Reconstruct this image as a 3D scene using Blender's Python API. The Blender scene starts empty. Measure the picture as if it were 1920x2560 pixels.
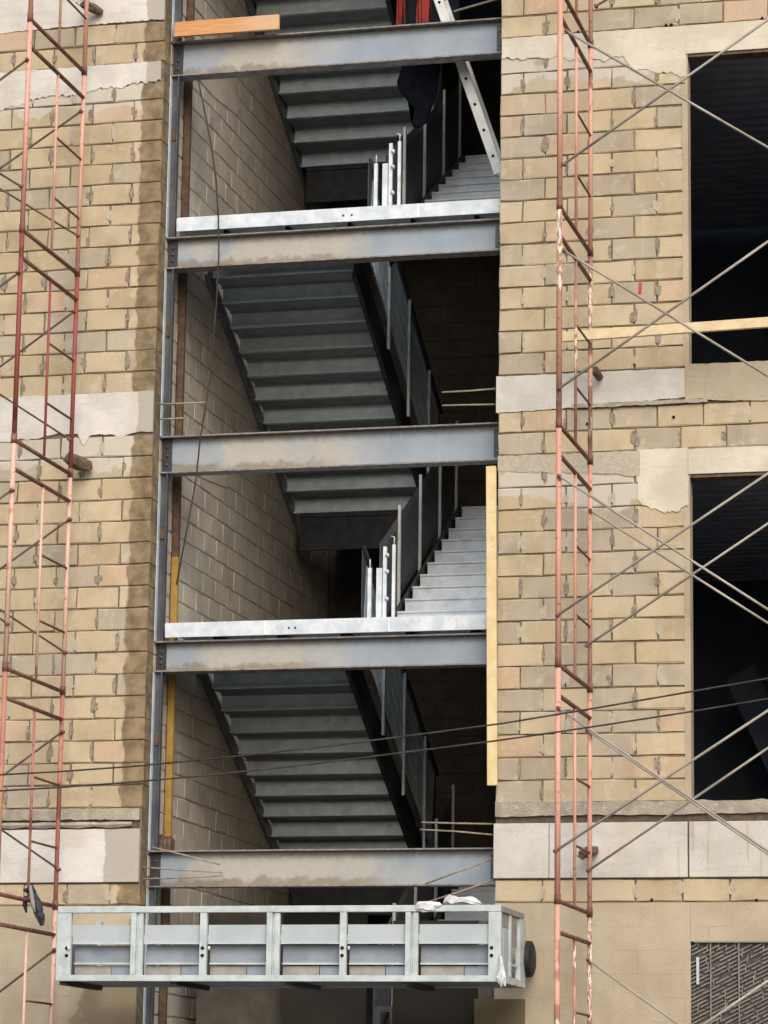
import bpy, bmesh, math, random
from mathutils import Vector, Matrix
R = random.Random(7)
S = bpy.context.scene
COL = S.collection

# ------------------------------------------------------------ camera, sky, sun, exposure
YAW, PITCH, ROLL = 0.247595, 0.199165, 0.014491
FPX, CX, CY, CZ = 7812.26, 8.89267, -26.52213, 1.6
fw = Vector((-math.sin(YAW)*math.cos(PITCH), math.cos(YAW)*math.cos(PITCH), math.sin(PITCH)))
r0 = Vector((math.cos(YAW), math.sin(YAW), 0)); u0 = r0.cross(fw)
rt = r0*math.cos(ROLL) + u0*math.sin(ROLL); up = u0*math.cos(ROLL) - r0*math.sin(ROLL)
cd = bpy.data.cameras.new('camera'); cam = bpy.data.objects.new('camera', cd); COL.objects.link(cam)
cam.matrix_world = Matrix(((rt.x, up.x, -fw.x, CX), (rt.y, up.y, -fw.y, CY), (rt.z, up.z, -fw.z, CZ), (0, 0, 0, 1)))
cd.sensor_fit = 'HORIZONTAL'; cd.sensor_width = 36; cd.lens = FPX/1920*36; cd.clip_end = 2000
S.camera = cam
def at(px, py, Y=0.0):
    """point of the plane y = Y that the surveyed image point (1920x2560) lies on"""
    d = fw + rt*((px-960)/FPX) - up*((py-1280)/FPX)
    t = (Y-CY)/d.y
    return Vector((CX+d.x*t, Y, CZ+d.z*t))

W = bpy.data.worlds.new('World'); S.world = W; W.use_nodes = True
wn = W.node_tree; sky = wn.nodes.new('ShaderNodeTexSky'); sky.sky_type = 'NISHITA'; sky.sun_disc = False
SE, SR = math.radians(38), math.radians(155)
sky.sun_elevation = SE; sky.sun_rotation = SR; sky.dust_density = 4.0; sky.air_density = 1.2; sky.ozone_density = 1.0
bg = wn.nodes['Background']; bg.inputs['Strength'].default_value = 0.15
wn.links.new(sky.outputs[0], bg.inputs['Color'])
sd = bpy.data.lights.new('sun', 'SUN'); sd.energy = 0.75; sd.angle = math.radians(36); sd.color = (1, .98, .955)
sun = bpy.data.objects.new('sun', sd); COL.objects.link(sun)
sdir = Vector((math.sin(SR)*math.cos(SE), math.cos(SR)*math.cos(SE), math.sin(SE)))
sun.rotation_euler = sdir.to_track_quat('Z', 'Y').to_euler(); sun.location = (0, -20, 30)
S.view_settings.view_transform = 'Standard'; S.view_settings.look = 'None'
S.view_settings.exposure = 0.48; S.view_settings.gamma = 1; S.view_settings.use_curve_mapping = False
S.render.engine = 'CYCLES'

# ------------------------------------------------------------ materials
class N:
    def __init__(s, name, rough=.85, metal=0.0, spec=.3):
        s.m = bpy.data.materials.new(name); s.m.use_nodes = True; s.t = s.m.node_tree
        s.b = s.t.nodes['Principled BSDF']; s.b.inputs['Roughness'].default_value = rough
        s.b.inputs['Metallic'].default_value = metal; s.b.inputs['Specular IOR Level'].default_value = spec
        s.pos = s.t.nodes.new('ShaderNodeNewGeometry').outputs['Position']
    def n(s, k, **kw):
        o = s.t.nodes.new('ShaderNode'+k)
        for a, v in kw.items(): setattr(o, a, v)
        return o
    def put(s, inp, v):
        if hasattr(v, 'links') and not isinstance(v, (tuple, float, int)): s.t.links.new(v, inp)
        else:
            if isinstance(v, (tuple, list)) and len(v) == 3 and inp.type == 'RGBA': v = (*v, 1)
            inp.default_value = v
    def noise(s, scale, detail=4, vec=None, rough=.55, dist=0.0):
        o = s.n('TexNoise'); o.inputs['Scale'].default_value = scale; o.inputs['Detail'].default_value = detail
        o.inputs['Roughness'].default_value = rough; o.inputs['Distortion'].default_value = dist
        s.t.links.new(vec or s.pos, o.inputs['Vector']); return o.outputs['Fac']
    def scaled(s, v):
        o = s.n('VectorMath', operation='MULTIPLY'); s.t.links.new(s.pos, o.inputs[0]); o.inputs[1].default_value = v
        return o.outputs[0]
    def math(s, op, a, b=0.0, clamp=False):
        o = s.n('Math', operation=op); o.use_clamp = clamp; s.put(o.inputs[0], a); s.put(o.inputs[1], b); return o.outputs[0]
    def ramp(s, f, a, b):                     # smooth 0..1 between a and b
        o = s.n('MapRange'); o.interpolation_type = 'SMOOTHSTEP'
        s.put(o.inputs[0], f); o.inputs[1].default_value = a; o.inputs[2].default_value = b; return o.outputs[0]
    def mix(s, f, a, b, mode='MIX'):
        o = s.n('Mix', data_type='RGBA', blend_type=mode); s.put(o.inputs[0], f); s.put(o.inputs[6], a); s.put(o.inputs[7], b)
        return o.outputs[2]
    def sep(s, v=None):
        o = s.n('SeparateXYZ'); s.t.links.new(v or s.pos, o.inputs[0]); return o.outputs
    def gen(s): return s.sep(s.n('TexCoord').outputs['Generated'])
    def rnd(s): return s.n('ObjectInfo').outputs['Random']
    def done(s, col, bump=0.0, h=None, rough=None):
        s.put(s.b.inputs['Base Color'], col)
        if rough is not None: s.put(s.b.inputs['Roughness'], rough)
        if bump:
            o = s.n('Bump'); o.inputs['Strength'].default_value = bump; o.inputs['Distance'].default_value = .01
            s.put(o.inputs['Height'], h if h is not None else s.noise(60, 6)); s.t.links.new(o.outputs[0], s.b.inputs['Normal'])
        return s.m

WASH = ((7.95, 7.70), (11.35, 11.05), (7.45, 7.2))
def block_mat(name, c1, c2, edge=False, dark=1.0, wash=False):
    q = N(name, .95, 0, .15)
    c = q.mix(q.rnd(), c1, c2)
    c = q.mix(q.math('MULTIPLY', q.ramp(q.noise(3.1, 5), .42, .68), .45), c, tuple(v*.66 for v in c1))
    c = q.mix(q.math('MULTIPLY', q.ramp(q.noise(1.3, 3), .48, .72), .55), c, (.47, .42, .35))
    c = q.mix(q.math('MULTIPLY', q.ramp(q.noise(6.5, 5), .56, .66), .4), c, (.60, .53, .41))
    c = q.mix(q.math('MULTIPLY', q.ramp(q.noise(3.5, 4, q.scaled((4, 4, .35))), .56, .72), .35), c, (.55, .50, .42))
    c = q.mix(q.math('MULTIPLY', q.ramp(q.noise(160, 3), .5, .75), .35), c, tuple(v*.5 for v in c1))
    c = q.mix(q.math('MULTIPLY', q.ramp(q.noise(45, 4), .62, .72), .4), c, (.2, .17, .13))
    if wash:
        z = q.sep()[2]; nz = q.math('MULTIPLY', q.math('SUBTRACT', q.noise(2.6, 5), .5), .9)
        for hi, lo in (WASH[1:] if not edge else WASH[:2]):
            d = q.math('ABSOLUTE', q.math('SUBTRACT', z, (hi+lo)/2)); d = q.math('ADD', d, nz)
            m = q.math('MULTIPLY', q.math('SUBTRACT', 1.0, q.ramp(d, .13, .18)), .9)
            c = q.mix(m, c, (.55, .51, .44))
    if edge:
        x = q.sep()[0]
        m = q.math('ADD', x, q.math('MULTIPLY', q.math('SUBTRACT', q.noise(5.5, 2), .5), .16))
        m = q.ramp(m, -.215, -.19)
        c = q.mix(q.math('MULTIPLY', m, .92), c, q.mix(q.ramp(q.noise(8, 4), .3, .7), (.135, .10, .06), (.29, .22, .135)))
    return q.done(c, .5, q.noise(110, 5))
M = {}
M['tan'] = block_mat('block_tan', (.47, .385, .255), (.57, .475, .325), wash=True)
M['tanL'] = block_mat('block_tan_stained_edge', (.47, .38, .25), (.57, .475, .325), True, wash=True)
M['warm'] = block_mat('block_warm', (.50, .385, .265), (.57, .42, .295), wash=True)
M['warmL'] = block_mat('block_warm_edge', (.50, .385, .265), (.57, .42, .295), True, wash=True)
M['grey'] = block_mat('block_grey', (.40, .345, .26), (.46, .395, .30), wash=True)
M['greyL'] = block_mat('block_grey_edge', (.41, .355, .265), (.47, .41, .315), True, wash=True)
M['inner'] = block_mat('block_inside', (.44, .40, .35), (.53, .485, .43))
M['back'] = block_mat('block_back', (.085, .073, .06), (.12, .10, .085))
def simple(name, a, b, sc=6, rough=.85, metal=0, bump=.2, spots=None, spec=.3):
    q = N(name, rough, metal, spec)
    c = q.mix(q.ramp(q.noise(sc, 6), .3, .7), a, b)
    if spots: c = q.mix(q.math('MULTIPLY', q.ramp(q.noise(spots[1], 5), spots[2], spots[2]+.08), spots[3]), c, spots[0])
    return q.done(c, bump)
M['mortar'] = simple('mortar', (.12, .095, .065), (.22, .185, .135), 12)
M['smear'] = simple('mortar_smear', (.19, .16, .125), (.33, .285, .225), 22, bump=.8)
M['smear_lt'] = simple('mortar_smear_light', (.40, .35, .28), (.48, .43, .35), 25, bump=.6)
q = N('render_coat', .95); c = q.mix(q.ramp(q.noise(2.2, 6), .3, .7), (.375, .315, .23), (.47, .405, .30))
c = q.mix(q.math('MULTIPLY', q.ramp(q.noise(4, 5, q.scaled((1, 1, .3))), .5, .75), .4), c, (.46, .41, .34))
c = q.mix(q.math('MULTIPLY', q.ramp(q.noise(30, 5), .62, .75), .35), c, (.22, .19, .14))
dm = q.math('ADD', q.math('ADD', q.sep()[0], q.math('MULTIPLY', q.sep()[2], -.55)), q.math('MULTIPLY', q.math('SUBTRACT', q.noise(2.6, 5), .5), .9))
dm = q.math('MULTIPLY', q.ramp(dm, -2.05, -1.98), q.math('SUBTRACT', 1.0, q.ramp(q.sep()[0], .0, .05)))
c = q.mix(q.math('MULTIPLY', dm, .7), c, (.23, .18, .11))
bk = q.n('TexBrick'); sw = q.n('CombineXYZ'); xyz = q.sep(); q.t.links.new(xyz[0], sw.inputs[0]); q.t.links.new(q.math('ADD', xyz[2], -.035), sw.inputs[1])
q.t.links.new(sw.outputs[0], bk.inputs['Vector']); bk.inputs['Scale'].default_value = 1; bk.inputs['Brick Width'].default_value = .4064; bk.inputs['Row Height'].default_value = .2
bk.inputs['Mortar Size'].default_value = .007; bk.inputs['Mortar Smooth'].default_value = .8
jm = q.math('MULTIPLY', bk.outputs['Fac'], q.math('MULTIPLY', q.ramp(q.noise(2.4, 4), .42, .62), .38))
c = q.mix(jm, c, (.24, .20, .14))
M['coat'] = q.done(c, .5)
def band_mat(name, a, b, edgex=None, streaks=False):
    q = N(name, .9)
    c = q.mix(q.ramp(q.noise(3, 6), .35, .65), a, b)
    c = q.mix(q.math('MULTIPLY', q.ramp(q.noise(5, 5, q.scaled((.5, .5, 4))), .5, .7), .4), c, (.45, .44, .42))
    c = q.mix(q.math('MULTIPLY', q.ramp(q.noise(28, 6), .6, .75), .4), c, (.33, .29, .24))
    c = q.mix(q.math('MULTIPLY', q.ramp(q.noise(1.7, 5), .5, .66), .5), c, (.50, .44, .34))
    if streaks:
        c = q.mix(q.math('MULTIPLY', q.math('MULTIPLY', q.ramp(q.noise(9, 3, q.scaled((2.2, 1, .12))), .55, .66), .5), q.ramp(q.sep()[0], 4.6, 5.0)), c, (.38, .28, .17))
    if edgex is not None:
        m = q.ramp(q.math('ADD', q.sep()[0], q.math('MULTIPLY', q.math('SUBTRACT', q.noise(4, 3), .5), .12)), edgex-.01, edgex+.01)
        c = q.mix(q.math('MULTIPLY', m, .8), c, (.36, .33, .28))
    return q.done(c, .35, q.noise(40, 6))
M['band'] = band_mat('concrete_band', (.55, .53, .50), (.66, .64, .60), -.17)
M['bandS'] = band_mat('smooth_band_white', (.60, .58, .56), (.66, .64, .62), -.34)
M['bandR'] = band_mat('concrete_band_right', (.50, .48, .44), (.60, .58, .54), None, True)
M['patch'] = band_mat('plaster_patch', (.54, .49, .40), (.64, .59, .50))
M['ledge'] = simple('rough_concrete', (.30, .265, .21), (.42, .38, .31), 9, bump=.9, spots=((.62, .6, .56), 14, .62, .6))
M['groove'] = simple('dark_groove', (.07, .055, .04), (.13, .10, .075), 20)
def beam_mat(name, dx, seed):
    q = N(name, .55, .15, .4); g = q.gen()
    v = q.n('VectorMath', operation='ADD'); q.t.links.new(q.pos, v.inputs[0]); v.inputs[1].default_value = (seed*3.7, seed, seed*1.9); v = v.outputs[0]
    c = q.mix(q.ramp(q.noise(3, 3, v), .2, .8), (.235, .28, .335), (.30, .35, .41))
    wob = q.math('MULTIPLY', q.math('SUBTRACT', q.noise(2.6, 3, v), .5), .6)
    m = q.math('MULTIPLY', q.ramp(q.math('ADD', g[0], wob), .04, .2), q.math('SUBTRACT', 1.0, q.ramp(q.math('ADD', g[0], wob), dx-.1, dx+.25)))
    c = q.mix(q.math('MULTIPLY', m, .8), c, q.mix(q.noise(20, 5, v), (.36, .335, .285), (.49, .46, .39)))
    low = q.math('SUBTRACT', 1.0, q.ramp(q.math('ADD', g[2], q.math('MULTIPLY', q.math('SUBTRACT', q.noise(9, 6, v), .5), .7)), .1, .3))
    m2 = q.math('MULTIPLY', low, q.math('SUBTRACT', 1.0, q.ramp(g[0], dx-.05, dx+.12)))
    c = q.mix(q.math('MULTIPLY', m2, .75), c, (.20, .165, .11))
    top_shade = q.ramp(q.math('ADD', g[2], q.math('MULTIPLY', q.math('SUBTRACT', q.noise(14, 5, v), .5), .3)), .72, .95)  # shade below the top flange, painted onto the web
    c = q.mix(q.math('MULTIPLY', top_shade, .5), c, (.10, .10, .115))
    c = q.mix(q.math('MULTIPLY', q.ramp(q.noise(5, 4, q.scaled((5, 1, .3))), .64, .7), .35), c, (.42, .37, .28))
    return q.done(c, .15, q.noise(90, 4))
for i, dx in enumerate((.32, .5, .45, .42, .62)): M['beam%d' % i] = beam_mat('primed_steel_%s' % 'abcde'[i], dx, i+1)
M['flange'] = simple('flange_steel', (.16, .14, .13), (.30, .28, .26), 15, .6, .1)
M['galv'] = simple('galvanised_bright', (.50, .56, .62), (.68, .73, .78), 9, .42, .15, .05, ((.42, .44, .48), 5, .6, .5))
M['galvs'] = simple('galvanised_steps', (.66, .73, .81), (.82, .88, .94), 7, .45, .15, .05, ((.50, .47, .46), 4, .6, .4))
M['pan'] = simple('step_pan_steel', (.54, .67, .76), (.72, .84, .93), 8, .42, .15, .05, ((.40, .46, .50), 6, .6, .5))
M['treadpan'] = simple('tread_pan_shaded_steel', (.21, .22, .235), (.28, .29, .31), 7, .6, .1, spots=((.2, .19, .18), 6, .6, .4))  # darker than the risers: shade under the treads put into the colour
M['innermortar'] = simple('inner_mortar', (.24, .215, .185), (.32, .29, .25), 12)
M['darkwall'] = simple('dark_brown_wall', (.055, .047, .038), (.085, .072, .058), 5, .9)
M['dark'] = simple('dark_stringer_steel', (.030, .032, .040), (.05, .052, .06), 9, .5, .2)
M['mesh'] = simple('dark_mesh_steel', (.12, .13, .145), (.17, .18, .20), 9, .5, .2)
M['column'] = simple('blue_grey_column', (.06, .068, .078), (.10, .11, .12), 6, .5, .2, spots=((.07, .065, .06), 9, .62, .7))
M['rustpost'] = simple('rusty_brown_post', (.075, .045, .032), (.13, .085, .058), 14, .8, spots=((.05, .03, .025), 18, .6, .5))
M['yellow'] = simple('yellow_post', (.30, .18, .04), (.38, .24, .07), 10, .8, spots=((.18, .10, .04), 14, .6, .6))
M['lumber'] = simple('pale_lumber', (.60, .48, .30), (.70, .58, .38), 12, .8)
M['lumbery'] = simple('yellow_lumber', (.66, .52, .27), (.74, .62, .38), 9, .8, spots=((.4, .28, .12), 14, .64, .4))
def wood(name, a, b):
    q = N(name, .75); v = q.scaled((1.5, 6, 30))
    c = q.mix(q.ramp(q.noise(2, 6, v, dist=1.5), .35, .65), a, b)
    c = q.mix(q.math('MULTIPLY', q.ramp(q.sep()[0], .5, .95), .6), c, (.62, .45, .31))
    return q.done(c, .2)
M['orange'] = wood('orange_lumber', (.52, .24, .09), (.60, .34, .16))
M['log'] = simple('weathered_timber', (.10, .065, .045), (.17, .12, .085), 18, .9, bump=.8)
def scaf(name, a, b, rust, cream, lo, hi):
    q = N(name, .6); z = q.scaled((.6, .6, 1))
    c = q.mix(q.ramp(q.noise(1.1, 2, z), .35, .65), a, b)
    sg = q.noise(1.7, 3, q.scaled((.8, .8, 1)))
    c = q.mix(q.ramp(sg, lo, lo+.05), c, rust)
    m = q.math('MULTIPLY', q.ramp(sg, hi, hi+.03), q.ramp(q.noise(1, 4, q.scaled((60, 60, 16))), .46, .52))
    c = q.mix(m, c, cream)
    c = q.mix(q.math('MULTIPLY', q.ramp(q.noise(30, 5), .6, .68), .6), c, (.10, .05, .035))
    return q.done(c, .2)
M['salmon'] = scaf('scaffold_salmon_paint', (.66, .36, .28), (.56, .28, .21), (.28, .11, .08), (.72, .60, .50), .66, .72)
M['darkred'] = scaf('scaffold_dark_red_paint', (.32, .085, .07), (.24, .06, .05), (.12, .04, .03), (.6, .4, .34), .62, .74)
M['pink'] = scaf('scaffold_faded_pink_paint', (.70, .45, .37), (.62, .40, .32), (.42, .15, .10), (.74, .64, .56), .66, .70)
M['redsalmon'] = scaf('scaffold_worn_red_paint', (.50, .24, .17), (.38, .16, .12), (.20, .07, .05), (.66, .50, .42), .56, .68)
M['cream'] = scaf('scaffold_cream_rusted_paint', (.40, .20, .14), (.60, .35, .27), (.34, .17, .13), (.66, .57, .47), .44, .52)
M['rung'] = simple('rusty_rung', (.13, .055, .042), (.22, .10, .075), 8, .7, spots=((.35, .25, .2), 16, .62, .5))
M['plaster'] = simple('pale_board', (.3, .31, .33), (.38, .39, .41), 4)
M['brace'] = simple('brace_steel', (.07, .05, .04), (.14, .105, .08), 7, .6)
M['braceR'] = simple('pale_brace_steel', (.24, .21, .175), (.42, .39, .34), 2.2, .5)
M['rebar'] = simple('rusty_rebar', (.24, .19, .14), (.36, .30, .23), 20, .8)
M['cable'] = simple('black_cable', (.025, .022, .02), (.06, .055, .05), 8, .5)
M['rope'] = simple('dark_wire_rope', (.035, .028, .022), (.06, .05, .04), 12, .8)
M['alu'] = simple('ladder_aluminium', (.50, .52, .51), (.64, .65, .64), 9, .4, .2)
M['frame'] = simple('platform_frame_aluminium', (.41, .47, .485), (.55, .61, .625), 8, .45, .15, spots=((.62, .64, .62), 11, .6, .5))
M['panel'] = simple('platform_panel_pale', (.38, .43, .465), (.44, .49, .52), 3, .5, .1)
M['panel2'] = simple('platform_panel_blue', (.21, .25, .30), (.29, .33, .39), 5, .5, .1)
M['toe'] = simple('toe_plate_grey', (.24, .235, .21), (.33, .32, .30), 8, .7)
M['rubber'] = simple('black_rubber', (.008, .008, .01), (.02, .02, .025), 9, .6)
M['cloth'] = simple('white_sheet', (.52, .54, .57), (.70, .72, .75), 12, .7)
M['rag'] = simple('dark_rag', (.018, .02, .028), (.06, .065, .075), 14, .9)
M['raggrey'] = simple('grey_rag', (.22, .24, .235), (.34, .34, .32), 14, .9)
M['navy'] = simple('navy_tarp', (.005, .007, .012), (.010, .013, .02), 7, .8, spec=.1)
M['red'] = simple('red_tarp', (.16, .018, .018), (.30, .035, .02), 5, .7)
M['hole'] = simple('hole_black', (.006, .006, .008), (.01, .01, .012), 5)
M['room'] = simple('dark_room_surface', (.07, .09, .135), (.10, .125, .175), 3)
M['deck'] = simple('ceiling_deck', (.30, .32, .37), (.40, .42, .47), 4, .5, .2)
M['shade_bd'] = simple('dark_shade_board', (.016, .014, .011), (.022, .019, .014), 2)  # near-black colour standing in for shade in the lower shaft
M['plyo'] = simple('olive_board', (.115, .095, .058), (.13, .108, .066), 2)
M['lath'] = simple('wire_lath', (.15, .14, .125), (.24, .225, .20), 20, .6)
M['lathback'] = simple('building_paper', (.055, .053, .052), (.10, .095, .09), 22, .9)
M['ground'] = simple('dusty_ground', (.075, .07, .062), (.11, .10, .09), .8)
M['redmark'] = simple('red_paint_mark', (.42, .05, .05), (.5, .09, .08), 30)

# ------------------------------------------------------------ mesh helpers
def obj(name, bm, mat, parent=None, smooth=False):
    me = bpy.data.meshes.new(name); bmesh.ops.recalc_face_normals(bm, faces=bm.faces); bm.to_mesh(me); bm.free()
    me.materials.append(M[mat])
    if smooth:
        for p in me.polygons: p.use_smooth = True
    o = bpy.data.objects.new(name, me); COL.objects.link(o)
    if parent: o.parent = parent
    return o
def thing(name, label, cat, loc=(0, 0, 0), group=None):
    o = bpy.data.objects.new(name, None); COL.objects.link(o); o.location = loc
    o['label'] = label; o['category'] = cat
    if group: o['group'] = group
    return o
def tag(o, label, cat, group=None):
    o['label'] = label; o['category'] = cat
    if group: o['group'] = group
    return o
def bx(bm, a, b):
    x0, y0, z0 = a; x1, y1, z1 = b
    v = [bm.verts.new(p) for p in ((x0, y0, z0), (x1, y0, z0), (x1, y1, z0), (x0, y1, z0), (x0, y0, z1), (x1, y0, z1), (x1, y1, z1), (x0, y1, z1))]
    for f in ((0, 3, 2, 1), (4, 5, 6, 7), (0, 1, 5, 4), (1, 2, 6, 5), (2, 3, 7, 6), (3, 0, 4, 7)): bm.faces.new([v[i] for i in f])
def box(name, a, b, mat, parent=None, bevel=0.0):
    bm = bmesh.new(); bx(bm, a, b)
    if bevel: bmesh.ops.bevel(bm, geom=bm.edges[:], offset=bevel, segments=1, affect='EDGES')
    return obj(name, bm, mat, parent)
def tube(bm, pts, r, n=8, cap=True):
    pts = [Vector(p) for p in pts]; rings = []
    for i, p in enumerate(pts):
        d = (pts[min(i+1, len(pts)-1)]-pts[max(i-1, 0)]).normalized()
        a = d.cross(Vector((0, 0, 1)) if abs(d.z) < .9 else Vector((1, 0, 0))).normalized(); b = d.cross(a)
        rr = r[i] if isinstance(r, (list, tuple)) else r
        rings.append([bm.verts.new(p+(a*math.cos(2*math.pi*k/n)+b*math.sin(2*math.pi*k/n))*rr) for k in range(n)])
    for i in range(len(rings)-1):
        for k in range(n): bm.faces.new((rings[i][k], rings[i][(k+1) % n], rings[i+1][(k+1) % n], rings[i+1][k]))
    if cap: bm.faces.new(rings[0][::-1]); bm.faces.new(rings[-1])
def pipe(name, pts, r, mat, parent=None, n=8):
    bm = bmesh.new(); tube(bm, pts, r, n); return obj(name, bm, mat, parent, True)
def bar(bm, p, q, w, h, side=Vector((0, 1, 0))):       # rectangular bar from p to q, w along side, h across
    p, q = Vector(p), Vector(q); d = (q-p).normalized(); a = (side-d*side.dot(d)).normalized(); b = d.cross(a)
    v = []
    for c in (p, q):
        for s1, s2 in ((-1, -1), (1, -1), (1, 1), (-1, 1)): v.append(bm.verts.new(c+a*(w/2*s1)+b*(h/2*s2)))
    for f in ((0, 1, 2, 3), (7, 6, 5, 4), (0, 4, 5, 1), (1, 5, 6, 2), (2, 6, 7, 3), (3, 7, 4, 0)): bm.faces.new([v[i] for i in f])
def sheet(name, poly, y0, y1, mat, parent=None):       # polygon in XZ given real thickness
    bm = bmesh.new(); f = [bm.verts.new((x, y0, z)) for x, z in poly]; b = [bm.verts.new((x, y1, z)) for x, z in poly]
    bm.faces.new(f); bm.faces.new(b[::-1]); n = len(f)
    for i in range(n): bm.faces.new((f[i], b[i], b[(i+1) % n], f[(i+1) % n]))
    bmesh.ops.triangulate(bm, faces=[x for x in bm.faces if len(x.verts) > 4])
    return obj(name, bm, mat, parent)
def ragged(x0, x1, ztop, zb, amp, step=.02, topamp=.004):
    amp *= .55
    """outline with a ragged lower edge; zb(x) gives the mean of the lower edge"""
    n = max(2, int((x1-x0)/step)); top = [(x0+(x1-x0)*i/n, ztop+R.uniform(-topamp, topamp)) for i in range(0, n+1, 2)]
    if top[-1][0] < x1-1e-6: top.append((x1, ztop))
    w = 0; low = []
    for i in range(n+1):
        x = x0+(x1-x0)*i/n; w = w*.55+R.uniform(-amp, amp); low.append((x, zb(x)+w))
    return top+low[::-1]
def lin(*kn):
    def f(x):
        for (a, b), (c, d) in zip(kn, kn[1:]):
            if x <= c: return b+(d-b)*max(0, (x-a))/(c-a)
        return kn[-1][1]
    return f

# ------------------------------------------------------------ blocks
CACHE = {}
def block_mesh(w, h, mat, var, depth=.192, j=.0055):
    key = (round(w, 2), round(h, 2), mat, var, depth)
    if key in CACHE: return CACHE[key]
    rr = random.Random(hash((round(w*100), round(h*100), var)) & 0xffff)
    bm = bmesh.new(); c = .007
    u = lambda: rr.uniform(-j, j)
    def ring(y, ins):
        pts = [(ins, ins), (w*.5, ins), (w-ins, ins), (w-ins, h-ins), (w*.47, h-ins), (ins, h-ins)]
        return [bm.verts.new((x+u(), y+u()*.4, z+u())) for x, z in pts]
    f = ring(0, c); m = ring(c, 0); k = ring(depth, 0)
    bm.faces.new(f)
    for A, B in ((f, m), (m, k)):
        for i in range(6): bm.faces.new((A[i], B[i], B[(i+1) % 6], A[(i+1) % 6]))
    bmesh.ops.recalc_face_normals(bm, faces=bm.faces)
    me = bpy.data.meshes.new('block'); bm.to_mesh(me); bm.free(); me.materials.append(M[mat]); CACHE[key] = me
    return me
def put_block(parent, x, z, w, h, mat, face='S', off=0.0):
    o = bpy.data.objects.new('block', block_mesh(w, h, mat, R.randrange(5))); COL.objects.link(o); o.parent = parent
    d = R.uniform(-.0025, .003)
    if face == 'S': o.location = (x, off+d, z)
    elif face == 'E': o.location = (off+d, x, z); o.rotation_euler = (0, 0, math.pi/2)
    o.rotation_euler.x = R.uniform(-.006, .006)
    return o
J = .0125
JOINTS = []
def course_x(x0, x1, origin, half):
    """block spans of one course between x0 and x1 on the running-bond grid"""
    P = .4064; s = origin+(P/2 if half else 0); k = math.ceil((x0-s)/P+1e-6); xs = [x0]
    g = s+k*P
    while g < x1-1e-6: xs.append(g); g += P
    xs.append(x1)
    if len(xs) > 2 and xs[1]-xs[0] < .09: xs.pop(1)
    if len(xs) > 2 and xs[-1]-xs[-2] < .09: xs.pop(-2)
    return list(zip(xs, xs[1:]))

# ------------------------------------------------------------ the ground
g = box('ground', (-60, -60, -.3), (60, 40, 0), 'ground'); g['kind'] = 'structure'

# ------------------------------------------------------------ left facade wall
XL = -2.7
wl = thing('block_wall', 'tan concrete block wall with brown stained edge, left of the open stair shaft', 'wall')
box('mortar_bed', (XL, .013, 0), (-.004, .2, 13.2), 'mortar', wl)
def rows(z0, n, pitch): return [(k, z0+k*pitch, pitch) for k in range(n)]
LROWS = rows(8.324, 14, .2013)+[(14, 11.142, .185), (15, 11.51, .205), (16, 11.715, .205)]+rows(4.508, 17, .2012)+[(1, 3.64, .19)]
smL = bmesh.new(); smL2 = bmesh.new()
def smear(bm, x, z, h, w, y=-.0035):
    for _ in range(R.choice((1, 2, 2, 3, 3))):
        x1 = x+R.uniform(-.3, .3)*w; w1 = R.uniform(.014, .036)*R.choice((1, 1, 1.5)); z1 = z+R.uniform(-.012, h*.3); h1 = (h-(z1-z))*R.uniform(.55, 1.05)
        n = 8; L = []; Rr = []; k1 = R.uniform(-.007, .007)
        for i in range(n):
            t = i/(n-1); e = min(1, t*5+.3, (1-t)*5+.2); zz = z1+h1*t
            L.append((x1+k1*t-w1/2*e+R.uniform(-.004, .003), zz)); Rr.append((x1+k1*t+w1/2*e+R.uniform(-.003, .004), zz))
        P = L+Rr[::-1]; yy = y-R.uniform(0, .001); f = [bm.verts.new((a, yy, b)) for a, b in P]; k = [bm.verts.new((a, .01, b)) for a, b in P]; bm.faces.new(f)
        for i in range(len(P)): bm.faces.new((f[i], k[i], k[(i+1) % len(P)], f[(i+1) % len(P)]))
for k, z, p in LROWS:
    for a, b in course_x(XL, 0, -.0795, k % 2 == 1):
        mk = R.random(); mat = 'warmL' if mk < .07 else 'greyL' if mk < .28 else 'tanL'
        put_block(wl, a+J/2, z+J/2, b-a-(J if b < -.001 else J/2), p-J, mat)
        if b < -.01 and R.random() < .85: smear(smL if R.random() < .75 else smL2, b, z+.015+R.uniform(0, .03), p-.04-R.uniform(0, .05), R.uniform(.03, .085))
o = obj('mortar_smear', smL, 'smear', wl); o['kind'] = 'stuff'
o = obj('mortar_smear', smL2, 'smear_lt', wl); o['kind'] = 'stuff'
# white concrete bands and ragged plaster
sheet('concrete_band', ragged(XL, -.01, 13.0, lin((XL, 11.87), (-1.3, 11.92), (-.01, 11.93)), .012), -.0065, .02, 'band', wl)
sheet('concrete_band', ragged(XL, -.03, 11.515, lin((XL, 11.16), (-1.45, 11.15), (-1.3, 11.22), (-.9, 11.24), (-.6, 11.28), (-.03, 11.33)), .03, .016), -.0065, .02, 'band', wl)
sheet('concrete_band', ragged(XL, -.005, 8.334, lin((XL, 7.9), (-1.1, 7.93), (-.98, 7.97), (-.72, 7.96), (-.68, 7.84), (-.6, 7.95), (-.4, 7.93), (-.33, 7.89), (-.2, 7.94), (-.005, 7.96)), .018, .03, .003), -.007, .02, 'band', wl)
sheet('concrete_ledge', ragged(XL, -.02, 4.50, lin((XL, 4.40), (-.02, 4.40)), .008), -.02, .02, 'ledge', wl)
sheet('recess', [(XL, 4.31), (-.3, 4.315), (-.02, 4.33), (-.02, 4.40), (XL, 4.40)], .006, .015, 'groove', wl)
bm = bmesh.new()
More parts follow.
